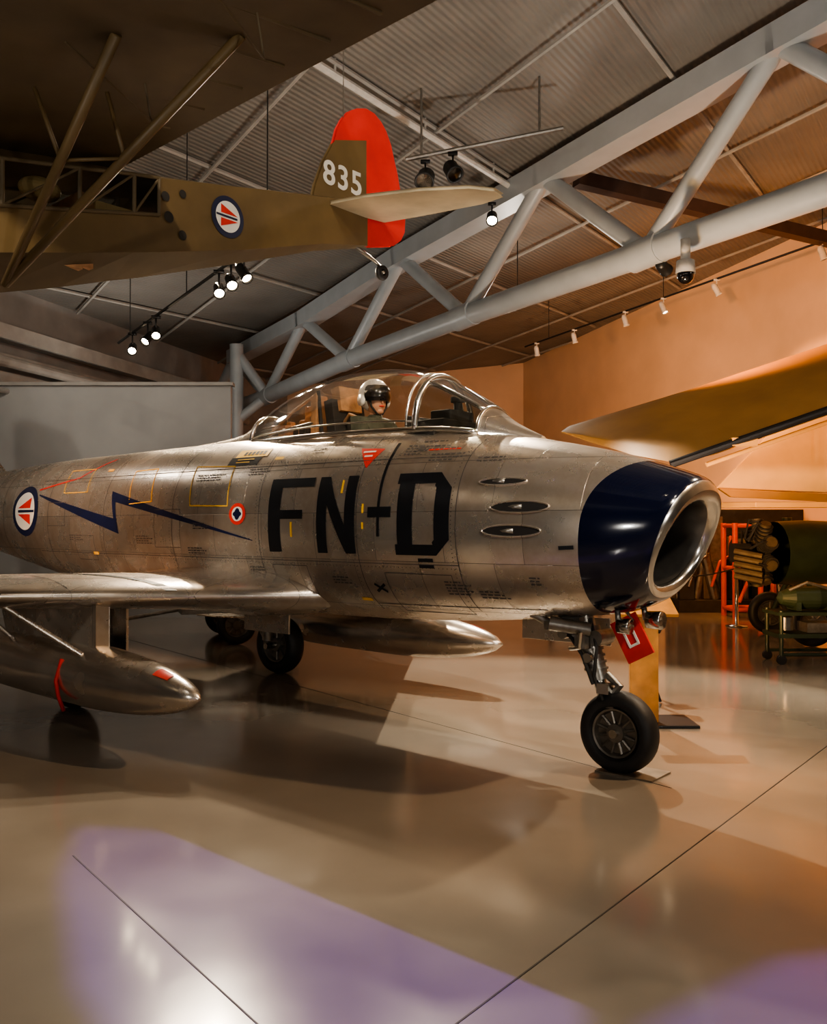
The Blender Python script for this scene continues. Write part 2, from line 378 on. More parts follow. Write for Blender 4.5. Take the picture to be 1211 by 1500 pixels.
g.box((2.16,0,2.48),(.34,.5,.1)); g.box((2.1,0,2.56),(.2,.3,.1)); g.tube((2.04,0,2.58),(2.04,0,2.68),.035); g.box((2.04,0,2.70),(.1,.07,.05))
g.box((2.33,0,2.42),(.03,.56,.3))
g.make('gunsight_and_panel',M_dark,jet,bevel=.01)
g=Geo()
g.box((3.22,0,2.3),(.1,.4,1.0),0,Matrix.Rotation(R(10),3,'Y')); g.box((3.27,0,2.80),(.1,.26,.22),1,Matrix.Rotation(R(10),3,'Y'))
g.box((2.95,0,1.95),(.5,.42,.12))
for s in(-1,1): g.tube((3.3,.2*s,1.8),(3.42,.2*s,2.88),.018); g.box((3.0,.23*s,2.25),(.4,.04,.12),1); g.path([(3.2,.1*s,2.6),(3.12,.12*s,2.66),(2.95,.13*s,2.6)],.015,1)
g.make('ejection_seat',[M_dark,M_tan],jet,bevel=.01)
g=Geo(); random.seed(8)
g.box((3.85,0,2.43),(.85,.56,.04),0)
for i in range(34):
    x=3.40+random.random()*.68; y=(random.random()-.5)*.42; h=.06+random.random()*(.36 if x<3.7 else .18)
    m=random.choice([0,1,1,2])
    if random.random()<.5: g.box((x,y,2.45+h/2),(.05+random.random()*.12,.05+random.random()*.1,h),m)
    else: g.tube((x,y,2.45),(x+random.uniform(-.08,.08),y+random.uniform(-.08,.08),2.45+h),.015+random.random()*.03,m)
for s in(-1,1): g.path([(3.42,.22*s,2.85),(3.7,.24*s,2.72),(4.1,.17*s,2.54)],.014,1); g.path([(3.45,.22*s,2.6),(3.8,.26*s,2.55),(4.1,.2*s,2.5)],.02,2)
g.make('canopy_deck_equipment',[M_dark,M_tan,M_hub],jet,bevel=.004)
# pilot (local +x = face direction)
pil=empty('pilot_mannequin'); pil.parent=jet; pil.location=(2.93,0,2.80); pil.rotation_euler=(0,0,R(166))
def skin_body(name,pts,edges,rad,mat,parent,sub=2):
    me=bpy.data.meshes.new(name); me.from_pydata(pts,edges,[]); o=bpy.data.objects.new(name,me); C.collection.objects.link(o); o.parent=parent
    sk=o.modifiers.new('skin','SKIN'); ss=o.modifiers.new('sub','SUBSURF'); ss.levels=sub; ss.render_levels=sub
    for i,r in enumerate(rad): me.skin_vertices[0].data[i].radius=r if isinstance(r,tuple) else (r,r); me.skin_vertices[0].data[i].use_root=(i==0)
    me.materials.append(mat); return o
torso=skin_body('torso_and_limbs',[(0,0,-.80),(0,0,-.55),(0,0,-.30),(.0,0,-.20),(.01,0,-.13),(0,.19,-.235),(.08,.25,-.44),(.30,.18,-.55),(0,-.19,-.235),(.08,-.25,-.44),(.30,-.16,-.55),(.1,.11,-.80),(.52,.12,-.72),(.1,-.11,-.80),(.52,-.12,-.72),(.62,.12,-.98),(.62,-.12,-.98)],
 [(0,1),(1,2),(2,3),(3,4),(2,5),(5,6),(6,7),(2,8),(8,9),(9,10),(0,11),(11,12),(0,13),(13,14),(12,15),(14,16)],
 [.14,(.15,.12),(.17,.11),(.09,.08),.055,.075,.055,.04,.075,.055,.04,.10,.08,.10,.08,.055,.055],M_suit,pil)
torso.rotation_euler=(0,0,R(14))
g=Geo()
g.sph((-.02,0,.02),(.150,.128,.142),0,32,20,keep=lambda c:not(c.x>.045 and c.z<.03))
g.path([(.03,.12,.03),(.075,.09,.055),(.10,.05,.06),(.11,0,.06),(.10,-.05,.06),(.075,-.09,.055),(.03,-.12,.03)],.012)
for s in(-1,1): g.tube((-.02,.115*s,-.03),(-.02,.138*s,-.03),.05,0,16)
g.make('helmet',M_helm,pil,True)
g=Geo(); g.sph((.0,0,.01),(.150,.130,.138),0,36,24,keep=lambda c:c.x>.025 and -.06<c.z<.08); o=g.make('visor',M_visor,pil,True)
g=Geo()
g.sph((.015,0,-.045),(.095,.08,.115),0,20,14); g.sph((.108,0,-.045),(.018,.014,.025),0,10,8); g.sph((.10,0,-.085),(.014,.028,.008),1,10,6); g.sph((.06,0,-.125),(.04,.04,.03),0,12,8); g.tube((0,0,-.1),(0,0,-.2),.05,0,14)
g.make('face_and_neck',[M_skin,M_red],pil,True)
g=Geo(); g.path([(.04,.085,-.02),(.06,.075,-.09),(.07,.03,-.145),(.07,-.03,-.145),(.06,-.075,-.09),(.04,-.085,-.02)],.01); g.make('chin_strap',M_dark,pil,True)
for s in(-1,1):
    h=(.30,.17*s,-.55); g=Geo(); hr=Matrix.Rotation(R(14),3,'Z')
    P=lambda x,y,z:hr@Vector((h[0]+x,h[1]+y,h[2]+z))
    g.sph(tuple(P(.05,0,0)),(.05,.045,.025),0,12,8)
    for k,(dy,ln) in enumerate([(-.03,.07),(-.01,.08),(.01,.075),(.03,.06)]):
        g.path([P(.08,dy,0),P(.08+ln*.5,dy,-.005),P(.08+ln*.75,dy,-.04)],.009)
    g.path([P(.04,-.04*s,0),P(.07,-.065*s,-.02),P(.10,-.06*s,-.04)],.011)
    g.make('gloved_hand',M_tan,pil,True)
# wing
def wle(l): return 3.15+(l-.75)*.73
def wte(l): return 6.25+(l-.75)*.42
def wing(s):
    ls=[.45,.6,.72,.82,.95,1.1,1.4,1.8,2.4,3.2,4.2,5.2,5.5,5.65]; n=26; v=[];f=[]
    for l in ls:
        le=wle(l); te=wte(l); c=te-le; t=.10*(1+.4*math.exp(-((l-.55)/.28)**2))
        if l>5.3: t*=max(.15,1-(l-5.3)/.4)
        z0=1.11+(l-.75)*.02
        xs=[.5*(1-math.cos(math.pi*k/n)) for k in range(n+1)]
        yt=lambda x:5*t*(.2969*math.sqrt(x)-.126*x-.3516*x*x+.2843*x**3-.1036*x**4)*c
        up=[(le+x*c,s*l,z0+yt(x)*1.05+.02) for x in xs]; dn=[(le+x*c,s*l,z0-yt(x)*.95+.02) for x in xs[1:-1]][::-1]
        v+=up+dn
    m=2*n
    for i in range(len(ls)-1):
        for j in range(m):
            q=(i*m+j,i*m+(j+1)%m,(i+1)*m+(j+1)%m,(i+1)*m+j); f.append(q if s>0 else q[::-1])
    f.append(tuple((len(ls)-1)*m+j for j in range(m)))
    return autos(mobj('wing_right' if s>0 else 'wing_left',v,f,M_alw,jet,True),60)
wing(1); wing(-1)
def wtop(l,x):
    le=wle(l); te=wte(l); c=te-le; t=.10*(1+.4*math.exp(-((l-.55)/.28)**2))
    return (le+x*c,l,1.11+(l-.75)*.02+5*t*(.2969*math.sqrt(x)-.126*x-.3516*x*x+.2843*x**3-.1036*x**4)*c*1.05+.024)
g=Geo()
def wstrip(pts,m=0):
    v=[];f=[]
    for (l,x,dl,dx) in pts: v+= [wtop(l,x),wtop(l+dl,x+dx)]
    for i in range(len(pts)-1): f.append((2*i,2*i+1,2*i+3,2*i+2))
    g.add(v,f,m)
wstrip([(l,.14,0,.004) for l in fr(1.25,5.3,20)])
wstrip([(l,.62,0,.003) for l in fr(1.25,5.3,20)])
wstrip([(1.45+.9*x,x,.07,0) for x in fr(.01,.8,20)])
wstrip([(2.1,x,.006,0) for x in fr(.0,.6,20)])
wstrip([(3.0,x,.006,0) for x in fr(.0,.6,20)])
g.make('wing_lines',M_black,jet)
g=Geo()
g.prism([(9.7,2.35),(10.4,2.8),(11.3,4.3),(11.9,4.35),(11.75,2.2),(11.2,2.1)],lambda p,s:(p[0],s,p[1]),.12)
for s in(-1,1): g.prism([(9.9,.4),(11.4,1.95),(11.95,1.95),(11.0,.35)],lambda p,t:(p[0],s*p[1],2.05+.17*p[1]+t),.1)
g.make('tail_fin_and_stabilisers',M_alw,jet,bevel=.04)
# wheels
def wheel(name,c,r,w,parent,axis=(0,1,0),spokes=10):
    g=Geo(); w2=w/2
    prof=[(-w2*.55,r*.60),(-w2*.9,r*.68),(-w2,r*.80),(-w2*.85,r*.92),(-w2*.45,r*.99),(0,r),(w2*.45,r*.99),(w2*.85,r*.92),(w2,r*.80),(w2*.9,r*.68),(w2*.55,r*.60)]
    g.lathe(c,axis,prof,0,48)
    hp=[(-w2*.5,r*.61),(-w2*.75,r*.60),(-w2*.7,r*.55),(-w2*.35,r*.5),(-w2*.3,r*.25),(-w2*.7,r*.22),(-w2*.75,.001)]
    g.lathe(c,axis,hp,1,32); g.lathe(c,axis,[(-a,b) for a,b in hp],1,32)
    d=Vector(axis).normalized(); a=d.orthogonal().normalized(); b=d.cross(a)
    for s in(-1,1):
        for i in range(spokes):
            an=2*math.pi*i/spokes; e=a*math.cos(an)+b*math.sin(an)
            g.tube(Vector(c)+d*s*w2*.42+e*r*.22,Vector(c)+d*s*w2*.42+e*r*.55,.012,1,6)
    return autos(g.make(name,[M_rub,M_hub],parent),40)
wheel('nose_wheel',(.65,0,.28),.28,.19,jet,spokes=12)
for s in(-1,1): wheel('main_wheel_right' if s>0 else 'main_wheel_left',(5.58,s*1.27,.33),.33,.22,jet,spokes=8)
g=Geo()
g.tube((.95,0,1.15),(.80,0,.62),.07,0,16); g.tube((.82,0,.68),(.76,0,.50),.045,1,16); g.tube((.90,0,.98),(.87,0,.87),.095,0,16)
g.tube((.76,0,.50),(.74,-.13,.46),.045); g.path([(.76,0,.52),(.75,-.08,.50),(.72,-.135,.44),(.65,-.14,.28)],.042,0,10); g.tube((.65,-.16,.28),(.65,.1,.28),.03,1)
g.path([(.74,.0,.66),(.63,.03,.60),(.71,.03,.50)],.03); g.tube((.88,0,.92),(1.35,.05,1.08),.035); g.tube((.87,.05,.88),(1.2,.25,1.08),.028); g.tube((.90,.0,1.0),(1.15,-.2,1.1),.03)
g.tube((.78,.1,.92),(.78,-.1,.92),.055,0,14); g.path([(.84,.05,1.05),(.76,.11,.85),(.80,.08,.65),(.72,.1,.5)],.012,2,8); g.path([(.9,.07,1.1),(.97,.14,.95),(.88,.1,.8),(.80,.09,.6)],.014,2,8); g.path([(1.0,.1,1.08),(1.08,.16,.98),(.95,.1,.9)],.012,2)
g.box((.95,.1,1.0),(.14,.08,.12)); g.box((.72,.07,.58),(.09,.08,.07),1); g.tube((.84,-.08,.78),(.84,.11,.78),.035,1); g.box((1.05,.18,1.0),(.12,.1,.06),1); g.box((.72,0,.47),(.12,.14,.05),0)
for k in range(6): g.tube((.885-.012*k,0,.93-.045*k),(.883-.012*k,0,.915-.045*k),.085,0,14)
g.tube((.8,.12,.98),(1.05,.25,1.02),.05,0,12)
g.path([(.95,.16,1.02),(.84,.2,.96),(.86,.17,.86),(.96,.12,.84)],.02,1); g.box((.86,.14,.90),(.08,.06,.1),0); g.tube((.98,.2,.95),(.98,.05,.95),.04,1,12)
autos(g.make('nose_gear_strut',[M_strut,M_chrome,M_dark],jet),40)
g=Geo()
g.lathe((.60,.10,1.02),(-1,0,0),[(0,.0),(0,.05),(.08,.055),(.09,.05),(.07,.0)],0,20); g.lathe((.50,-.14,1.05),(-1,0,0),[(0,.0),(0,.06),(.1,.065),(.11,.06),(.08,.0)],0,20)
g.tube((.60,.10,1.03),(.62,.08,1.14),.02,1); g.tube((.52,-.14,1.05),(.52,-.12,1.14),.02,1)
g.make('landing_lights',[M_chrome,M_strut],jet,True)
g=Geo(); rt=Matrix.Rotation(R(28),3,'Y')
dc=Vector((.56,-.02,.93))
g.box(dc,(.21,.02,.30),0,rt)
for o_,sz in [((-.035,.014,.01),(.018,.01,.11)),((.035,.014,.01),(.018,.01,.11)),((0,.014,-.05),(.085,.01,.018))]: g.box(dc+rt@Vector(o_),sz,1,rt)
g.tube(dc+Vector((-.02,0,.12)),(.62,-.02,1.12),.012,2)
g.box((1.2,-.22,.93),(.75,.02,.2),2)
g.make('nose_gear_doors',[M_red,M_white,M_al],jet,bevel=.003)
for s in(-1,1):
    g=Geo()
    g.tube((5.5,s*1.05,1.1),(5.58,s*1.08,.4),.06,0,16); g.tube((5.58,s*1.05,.33),(5.58,s*1.27,.33),.035,1); g.tube((5.5,s*1.05,1.05),(5.2,s*.6,1.05),.035); g.tube((5.56,s*1.06,.7),(5.5,s*.6,1.0),.025)
    g.path([(5.64,s*1.07,.7),(5.72,s*1.07,.55),(5.62,s*1.07,.42)],.02)
    g.box((5.5,s*1.0,.78),(.75,.025,.55),2)
    autos(g.make('main_gear_strut_right' if s>0 else 'main_gear_strut_left',[M_strut,M_chrome,M_alw],jet),40)
for s in(-1,1):
    g=Geo()
    prof=[(0,.0),(.01,.025),(.06,.06),(.18,.11),(.4,.165),(.75,.215),(1.2,.245),(1.7,.25),(2.3,.25),(2.9,.235),(3.5,.18),(4.0,.10),(4.3,.03),(4.35,0)]
    pr=[(x,max(0,cr(prof,x,1))) for x in fr(0,4.35,50)]; pr[0]=(0,.012); pr.insert(0,(0,.0))
    g.lathe((2.88,s*1.85,.50),(1,0,0.012),pr,0,40)
    g.make('drop_tank_right' if s>0 else 'drop_tank_left',M_tank,jet,True)
    g=Geo()
    g.prism([(4.12,.68),(4.12,1.12),(5.75,1.14),(5.55,.68)],lambda p,t:(p[0],s*1.85+t,p[1]),.12)
    g.tube((4.15,s*2.0,.70),(4.6,s*2.4,1.08),.022); g.tube((5.3,s*1.95,.70),(5.4,s*2.35,1.1),.02)
    for t in(-1,1): g.prism([(6.3,.0),(6.9,.45),(7.3,.45),(7.1,.0)],lambda p,q:(p[0],s*1.85+t*(p[1]+.03),.55+q),.015)
    g.make('tank_pylon',M_alw,jet,bevel=.008)
    g=Geo()
    g.path([(4.35,s*2.06,.66),(4.34,s*2.115,.5),(4.33,s*2.10,.38),(4.32,s*2.06,.26)],.016,0,6)
    v=[];f=[]
    for i in range(5):
        for j in range(5):
            x=.26+.15*i/4; an=R(52+30*j/4); r_=cr(prof,x,1)+.003
            v.append((2.88+x,s*1.85+s*math.cos(an)*r_,.505+math.sin(an)*r_))
    for i in range(4):
        for j in range(4): f.append((i*5+j,i*5+j+1,i*5+j+6,i*5+j+5))
    g.add(v,f); g.make('tank_ribbon',M_red,jet,True)
g=Geo(); g.box((.58,-.06,.006),(.42,.30,.011)); g.make('wheel_plate',M_ply,jet)

# ------------------------------------------------------------ fuselage markings, in fuselage coordinates (station a, height z)
class Dec(Geo):
    def P(s,a,z,o=.004): return (a,halfw(a,z)+o,z)
    def quad(s,p0,p1,p2,p3,m=0,o=.004,step=.05):
        L=max(math.dist(p0,p1),math.dist(p3,p2)); W=max(math.dist(p0,p3),math.dist(p1,p2)); nx=max(1,int(L/step)+1); ny=max(1,int(W/step)+1); v=[];f=[]
        for i in range(nx+1):
            for j in range(ny+1):
                u=i/nx;w=j/ny
                a=(1-u)*(1-w)*p0[0]+u*(1-w)*p1[0]+u*w*p2[0]+(1-u)*w*p3[0]; z=(1-u)*(1-w)*p0[1]+u*(1-w)*p1[1]+u*w*p2[1]+(1-u)*w*p3[1]
                v.append(s.P(a,z,o))
        for i in range(nx):
            for j in range(ny): k=i*(ny+1)+j; f.append((k,k+1,k+ny+2,k+ny+1))
        s.add(v,f,m)
    def rect(s,a0,a1,z0,z1,m=0,o=.004): s.quad((a0,z0),(a1,z0),(a1,z1),(a0,z1),m,o)
    def line(s,p,q,w,m=0,o=.004):
        dx,dz=q[0]-p[0],q[1]-p[1]; L=math.hypot(dx,dz); nx,nz=-dz/L*w/2,dx/L*w/2
        s.quad((p[0]+nx,p[1]+nz),(q[0]+nx,q[1]+nz),(q[0]-nx,q[1]-nz),(p[0]-nx,p[1]-nz),m,o)
    def disc(s,a,z,ra,rz,r0=0,m=0,o=.004,n=40,K=5):
        v=[];f=[]
        for k in range(K+1):
            t=r0+(1-r0)*k/K
            for i in range(n): an=2*math.pi*i/n; v.append(s.P(a+ra*t*math.cos(an),z+rz*t*math.sin(an),o))
        for k in range(K):
            for i in range(n): f.append((k*n+i,k*n+(i+1)%n,(k+1)*n+(i+1)%n,(k+1)*n+i))
        s.add(v,f,m)
    def loop(s,pts,w,m=0):
        for p,q in zip(pts,pts[1:]+pts[:1]): s.line(p,q,w,m)
D=Dec()
z0,z1=1.487,2.082; H=z1-z0
def LT(aL,w,x0,x1,y0,y1): D.rect(aL-w*x0,aL-w*x1,z0+H*y0,z0+H*y1,0)
LT(3.40,.50,0,.28,0,1); LT(3.40,.50,.28,1,.88,1); LT(3.40,.50,.28,.80,.45,.57)
LT(2.84,.40,0,.26,0,1); LT(2.84,.40,.74,1,0,1)
w=.40;aL=2.84; D.quad((aL-w*.26,z1),(aL-w*.26,z1-H*.36),(aL-w*.74,z0),(aL-w*.74,z0+H*.36),0)
D.rect(2.31,2.09,1.762,1.84,0)
aL=2.03;w=.455
LT(aL,w,0,.30,0,1); LT(aL,w,-.05,.30,0,.13); LT(aL,w,-.05,.30,.87,1); LT(aL,w,.30,.74,.87,1); LT(aL,w,.30,.74,0,.13); LT(aL,w,.72,1,.19,.81)
D.quad((aL-w*.74,z1),(aL-w*.68,z1-H*.16),(aL-w*.72,z0+H*.81),(aL-w*1.0,z0+H*.81),0); D.quad((aL-w*.74,z0),(aL-w*.68,z0+H*.16),(aL-w*.72,z0+H*.19),(aL-w*1.0,z0+H*.19),0)
D.line((2.21,2.33),(2.20,2.25),.025,0); D.line((2.20,2.25),(2.21,1.62),.025,0)
D.line((2.34,1.26),(2.24,1.20),.02,0); D.line((2.34,1.20),(2.24,1.26),.02,0)
D.rect(1.86,1.73,1.44,1.465,0); D.rect(1.86,1.73,1.395,1.42,0)
D.rect(4.06,3.64,2.30,2.37,4); D.rect(4.10,3.70,2.225,2.30,0)
for k in range(6): D.rect(3.97-.05*k,3.935-.05*k,2.318,2.350,0,.006)
D.rect(4.0,3.78,2.275,2.282,4,.006); D.rect(4.0,3.82,2.25,2.257,4,.006)
D.quad((2.55,2.303),(2.31,2.289),(2.40,2.141),(2.405,2.141),3); D.line((2.50,2.27),(2.38,2.27),.012,2,.006); D.line((2.47,2.235),(2.39,2.235),.012,2,.006)
D.quad((3.60,1.58),(3.60,1.572),(5.70,1.935),(5.80,2.045),1); D.quad((5.80,2.045),(5.70,1.935),(5.61,1.62),(5.70,1.77),1); D.quad((5.61,1.62),(5.70,1.77),(7.38,2.05),(7.38,2.035),1)
ra,rz=7.69,1.865
D.disc(ra,rz,.33,.285,0,1,.004); D.disc(ra,rz,.255,.215,0,2,.007)
def rtri(p,q,r,m): D.quad(p,q,r,(r[0]+.001,r[1]),m,.010)
rtri((ra-.15,rz+.035),(ra-.15,rz+.155),(ra+.17,rz+.035),3); rtri((ra-.15,rz-.035),(ra-.15,rz-.155),(ra+.17,rz-.035),3); D.rect(ra-.245,ra+.17,rz-.014,rz+.014,1,.010)
D.disc(3.79,1.80,.105,.092,.68,3,.005); D.disc(3.79,1.80,.07,.062,0,2,.0045); D.disc(3.79,1.80,.035,.05,0,1,.007); D.disc(3.79,1.80,.055,.025,0,1,.0075)
D.loop([(4.54,2.24),(3.98,2.22),(3.93,1.87),(4.46,1.88)],.011,4); D.loop([(5.54,2.24),(5.17,2.25),(5.07,1.93),(5.44,1.91)],.009,4)
for a,z,h in [(3.13,1.67,.12),(2.59,2.0,.10),(2.36,1.83,.07),(2.36,1.70,.05)]: D.rect(a+.009,a-.009,z-h/2,z+h/2,4)
for a,z in [(6.05,2.27),(3.45,2.27),(6.1,1.42),(2.5,1.13)]: D.rect(a+.05,a-.05,z-.012,z+.012,4)
D.line((6.60,2.21),(7.42,2.10),.014,3); D.line((6.6,2.21),(6.2,2.40),.014,3)
D.loop([(6.9,2.3),(6.4,2.3),(6.3,2.05),(6.8,2.05)],.007,4)
random.seed(3)
def block(a,z,w,n,m=5,dz=.022):
    for k in range(n):
        x=a; e=a-w*random.uniform(.6,1)
        while x>e:
            l=random.uniform(.015,.05); D.rect(x,max(e,x-l),z-k*dz-.005,z-k*dz+.005,m); x-=l+.01
for q in [(2.0,2.33,.28,1),(2.0,2.29,.42,2),(1.85,2.22,.3,3),(1.42,1.24,.22,3),(2.75,1.30,.2,3),(1.68,1.30,.22,5),(4.45,2.15,.4,3),(3.75,2.18,.3,3),(2.1,2.30,.2,4),(3.1,2.33,.2,2),(1.45,2.18,.2,2),(5.3,1.6,.3,4),(4.5,1.5,.3,3),(1.0,1.35,.12,3),(3.7,1.35,.25,3),(6.6,1.6,.3,3)]: block(*q)
block(1.9,2.26,.3,1,3); block(4.4,1.72,.25,3)
for a in (1.52,2.42,3.52,4.72,5.9,7.1,8.3): D.line((a,1.05+max(0,(a-6)*.1)),(a,2.38),.006,5)
for z in (2.2,1.42): D.line((1.52,z),(7.4,z),.005,5)
for (a0,a1,za,zb2) in [(4.6,5.0,1.5,1.85),(6.1,6.5,1.35,1.6),(3.0,3.4,1.15,1.38),(1.6,2.2,1.05,1.35),(6.7,7.1,1.7,1.95)]: D.loop([(a0,za),(a1,za),(a1,zb2),(a0,zb2)],.005,5)
D.line((2.42,1.1),(1.0,1.12),.005,5)
D.line((.76,1.555),(.66,1.56),.025,0)
D.make('fuselage_markings',[M_black,M_navy,M_white,M_red,M_yel,M_grey],jet,True)
D=Dec()
for a in (1.56,2.46,3.56,4.76,5.94):
    for k in range(44): D.disc(a,1.1+k*.029,.004,.004,0,0,.003,6,1)
for z in (2.225,1.395):
    for k in range(150): D.disc(1.55+k*.036,z,.004,.004,0,0,.003,6,1)
D.make('rivet_rows',M_grey,jet)
D=Dec()
G2=Geo()
for (a,z,ha,hz) in [(1.195,2.0,.175,.026),(1.04,1.825,.21,.040),(1.095,1.665,.215,.040)]:
    D.disc(a,z,ha,hz,0,0,.004,48)  # recessed trough drawn flat, its shade painted as a dark ellipse
    ring=[]
    for i in range(48):
        an=2*math.pi*i/48; ring.append(D.P(a+ha*math.cos(an),z+hz*math.sin(an),.003))
    G2.path(ring+ring[:2],.008,0,6)
    G2.tube(D.P(a+ha*.55,z,-.02),D.P(a-ha*.1,z,-.005),.02,1,10)
D.make('gun_ports',M_slot,jet,True); G2.make('gun_port_rims',[M_al,M_strut],jet,True)

# ------------------------------------------------------------ hanging light aircraft
cub=empty('observation_plane',(-.13,8.5,0),R(228))
S=[(.47,.03,4.68,4.28,4.26,4.70),(1.1,.12,4.53,4.126,4.09,4.58),(2.0,.22,4.33,3.845,3.77,4.40),(2.8,.28,4.154,3.63,3.5,4.26),(3.0,.29,4.12,3.58,3.44,4.24),(3.4,.30,4.04,3.484,3.31,4.2),(3.9,.30,3.95,3.37,3.165,4.12),(4.8,.30,3.80,3.2,2.95,3.95),(5.6,.26,3.62,3.08,2.85,3.7),(6.1,.2,3.45,3.0,2.85,3.5)]
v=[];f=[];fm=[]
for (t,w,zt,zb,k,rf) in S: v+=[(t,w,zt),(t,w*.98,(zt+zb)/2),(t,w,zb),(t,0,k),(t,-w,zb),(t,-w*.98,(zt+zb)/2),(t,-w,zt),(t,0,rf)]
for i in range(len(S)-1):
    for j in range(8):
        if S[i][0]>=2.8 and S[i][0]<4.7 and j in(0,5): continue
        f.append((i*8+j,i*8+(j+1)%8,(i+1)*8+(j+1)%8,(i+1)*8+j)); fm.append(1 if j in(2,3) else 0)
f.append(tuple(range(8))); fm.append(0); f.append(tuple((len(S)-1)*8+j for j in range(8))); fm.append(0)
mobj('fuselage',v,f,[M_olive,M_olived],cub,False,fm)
g=Geo()
for s in(1,-1):
    ww=[x for x in S if 2.8<=x[0]<=4.8]
    for a,b in zip(ww[:-1],ww[1:]): g.add([(a[0],s*a[1],a[2]),(b[0],s*b[1],b[2]),(b[0],s*b[1]*.98,(b[2]+b[3])/2),(a[0],s*a[1]*.98,(a[2]+a[3])/2)],[(0,1,2,3)])
g.make('cabin_windows',M_glass2,cub)
g=Geo()
for s in(1,-1):
    ww=[x for x in S if 2.8<=x[0]<=4.8]
    for a in ww: g.tube((a[0],s*a[1],a[2]),(a[0],s*a[1],(a[2]+a[3])/2),.014)
    for a,b in zip(ww[:-1],ww[1:]): g.tube((a[0],s*a[1],a[2]),(b[0],s*b[1],b[2]),.014); g.tube((a[0],s*a[1],(a[2]+a[3])/2),(b[0],s*b[1],(b[2]+b[3])/2),.014)
    for a,b in zip(ww[:-1],ww[1:]): g.tube((a[0],s*a[1],a[2]),(b[0],s*b[1],(b[2]+b[3])/2),.009)
for x in (3.3,4.1): g.box((x,0,3.68),(.1,.4,.5),1); g.box((x+.2,0,3.45),(.35,.4,.08),1)
g.box((3.1,0,3.78),(.3,.45,.22),2); g.sph((3.55,.05,3.92),(.14,.1,.08),2)
g.make('cabin_frame_and_seats',[M_olived,M_tan,M_cream],cub)
fin=[(.492,5.233),(.492,4.62),(1.13,4.50),(1.09,4.66),(.997,4.89),(.867,5.116)]
rud=[(.492,5.233),(.867,5.116),(.83,5.24),(.768,5.348),(.69,5.44),(.598,5.495),(.48,5.535),(.377,5.526),(.29,5.48),(.223,5.416),(.16,5.31),(.12,5.193),(.07,5.06),(.035,4.925),(-.015,4.78),(-.04,4.666),(-.03,4.53),(.02,4.443),(.12,4.37),(.241,4.337),(.492,4.277)]
g=Geo(); g.prism(fin,lambda p,s:(p[0],s,p[1]),.05,0); g.prism(rud,lambda p,s:(p[0],s,p[1]),.045,1)
stab=[(.95,.02),(1.0,.1),(.98,.5),(.86,1.0),(.68,1.38),(.5,1.5),(.34,1.46),(.27,1.2),(.26,.5),(.28,.06)]
def stf(p,s,sg): return (p[0],sg*p[1],4.545-(.09 if sg>0 else -.06)*p[1]+s+(p[0]-.5)*-.05)
for sg in(1,-1): g.prism(stab,lambda p,s:stf(p,s,sg),.03,2)
g.make('tail_surfaces',[M_olive,M_rudder,M_stab],cub,bevel=.012)
tx=bpy.data.curves.new('serial_number','FONT'); tx.body='835'; tx.size=.30; tx.align_x='CENTER'; tx.align_y='CENTER'; tx.offset=.005; tx.extrude=.002; tx.space_character=1.12
to=bpy.data.objects.new('serial_number',tx); C.collection.objects.link(to); to.parent=cub; tx.materials.append(M_white)
to.matrix_local=Matrix(((-1,0,0,.78),(0,0,1,.029),(0,1,0,4.80),(0,0,0,1)))
g=Geo()
def disc(c,r,y,m,n=40): g.add([(c[0]+math.cos(2*math.pi*i/n)*r,y(c[0]+math.cos(2*math.pi*i/n)*r),c[1]+math.sin(2*math.pi*i/n)*r) for i in range(n)],[tuple(range(n))],m)
def lin(t):
    for a,b in zip(S[:-1],S[1:]):
        if a[0]<=t<=b[0]: return a[1]+(b[1]-a[1])*(t-a[0])/(b[0]-a[0])
def yside(o): return lambda t:lin(t)+.003+o
rc=(2.18,4.05)
disc(rc,.158,yside(.0),0); disc(rc,.118,yside(.003),1)
def poly(pts,o,m): g.add([(rc[0]+a,yside(o)(rc[0]+a),rc[1]+b) for a,b in pts],[tuple(range(len(pts)))],m)
poly([(.07,.02),(.07,.085),(-.095,.02)],.006,2); poly([(.07,-.02),(.07,-.085),(-.095,-.02)],.006,2); poly([(.115,.008),(.115,-.008),(-.09,-.008),(-.09,.008)],.006,0)
for (a,b,r) in [(2.75,4.04,.035),(2.72,3.9,.04),(2.6,3.8,.035),(2.6,4.1,.03)]: disc((a,b),r,yside(.003),3)
g.make('roundel',[M_navy,M_white,M_red,M_dark],cub)
def cubwing():
    n=14; v=[];f=[]; ss=[-5.2,-5.0,-3,-1,0,1,2,3,4,5.0,5.2]
    for s_ in ss:
        c0=2.95; ch=1.7; t=.13 if abs(s_)<5.1 else .05
        xs=[.5*(1-math.cos(math.pi*k/n)) for k in range(n+1)]
        yt=lambda x:5*t*(.2969*math.sqrt(x)-.126*x-.3516*x*x+.2843*x**3-.1036*x**4)*ch
        zz=lambda x:4.25-.12*ch*(1-x)+abs(s_)*.008
        up=[(c0+ch*(1-x),s_,zz(x)+yt(x)*1.3) for x in xs]; dn=[(c0+ch*(1-x),s_,zz(x)-yt(x)*.35) for x in xs[1:-1]][::-1]
        v+=up+dn
    m=2*n
    for i in range(len(ss)-1):
        for j in range(m): f.append((i*m+j,i*m+(j+1)%m,(i+1)*m+(j+1)%m,(i+1)*m+j))
    f.append(tuple(range(m))); f.append(tuple((len(ss)-1)*m+j for j in range(m)))
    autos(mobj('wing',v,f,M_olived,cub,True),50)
cubwing()
cubM=Matrix.Translation((-.13,8.5,0))@Matrix.Rotation(R(228),4,'Z'); ci=cubM.inverted()
g=Geo()
lo=ci@Vector((-2.47,5.35,3.16))
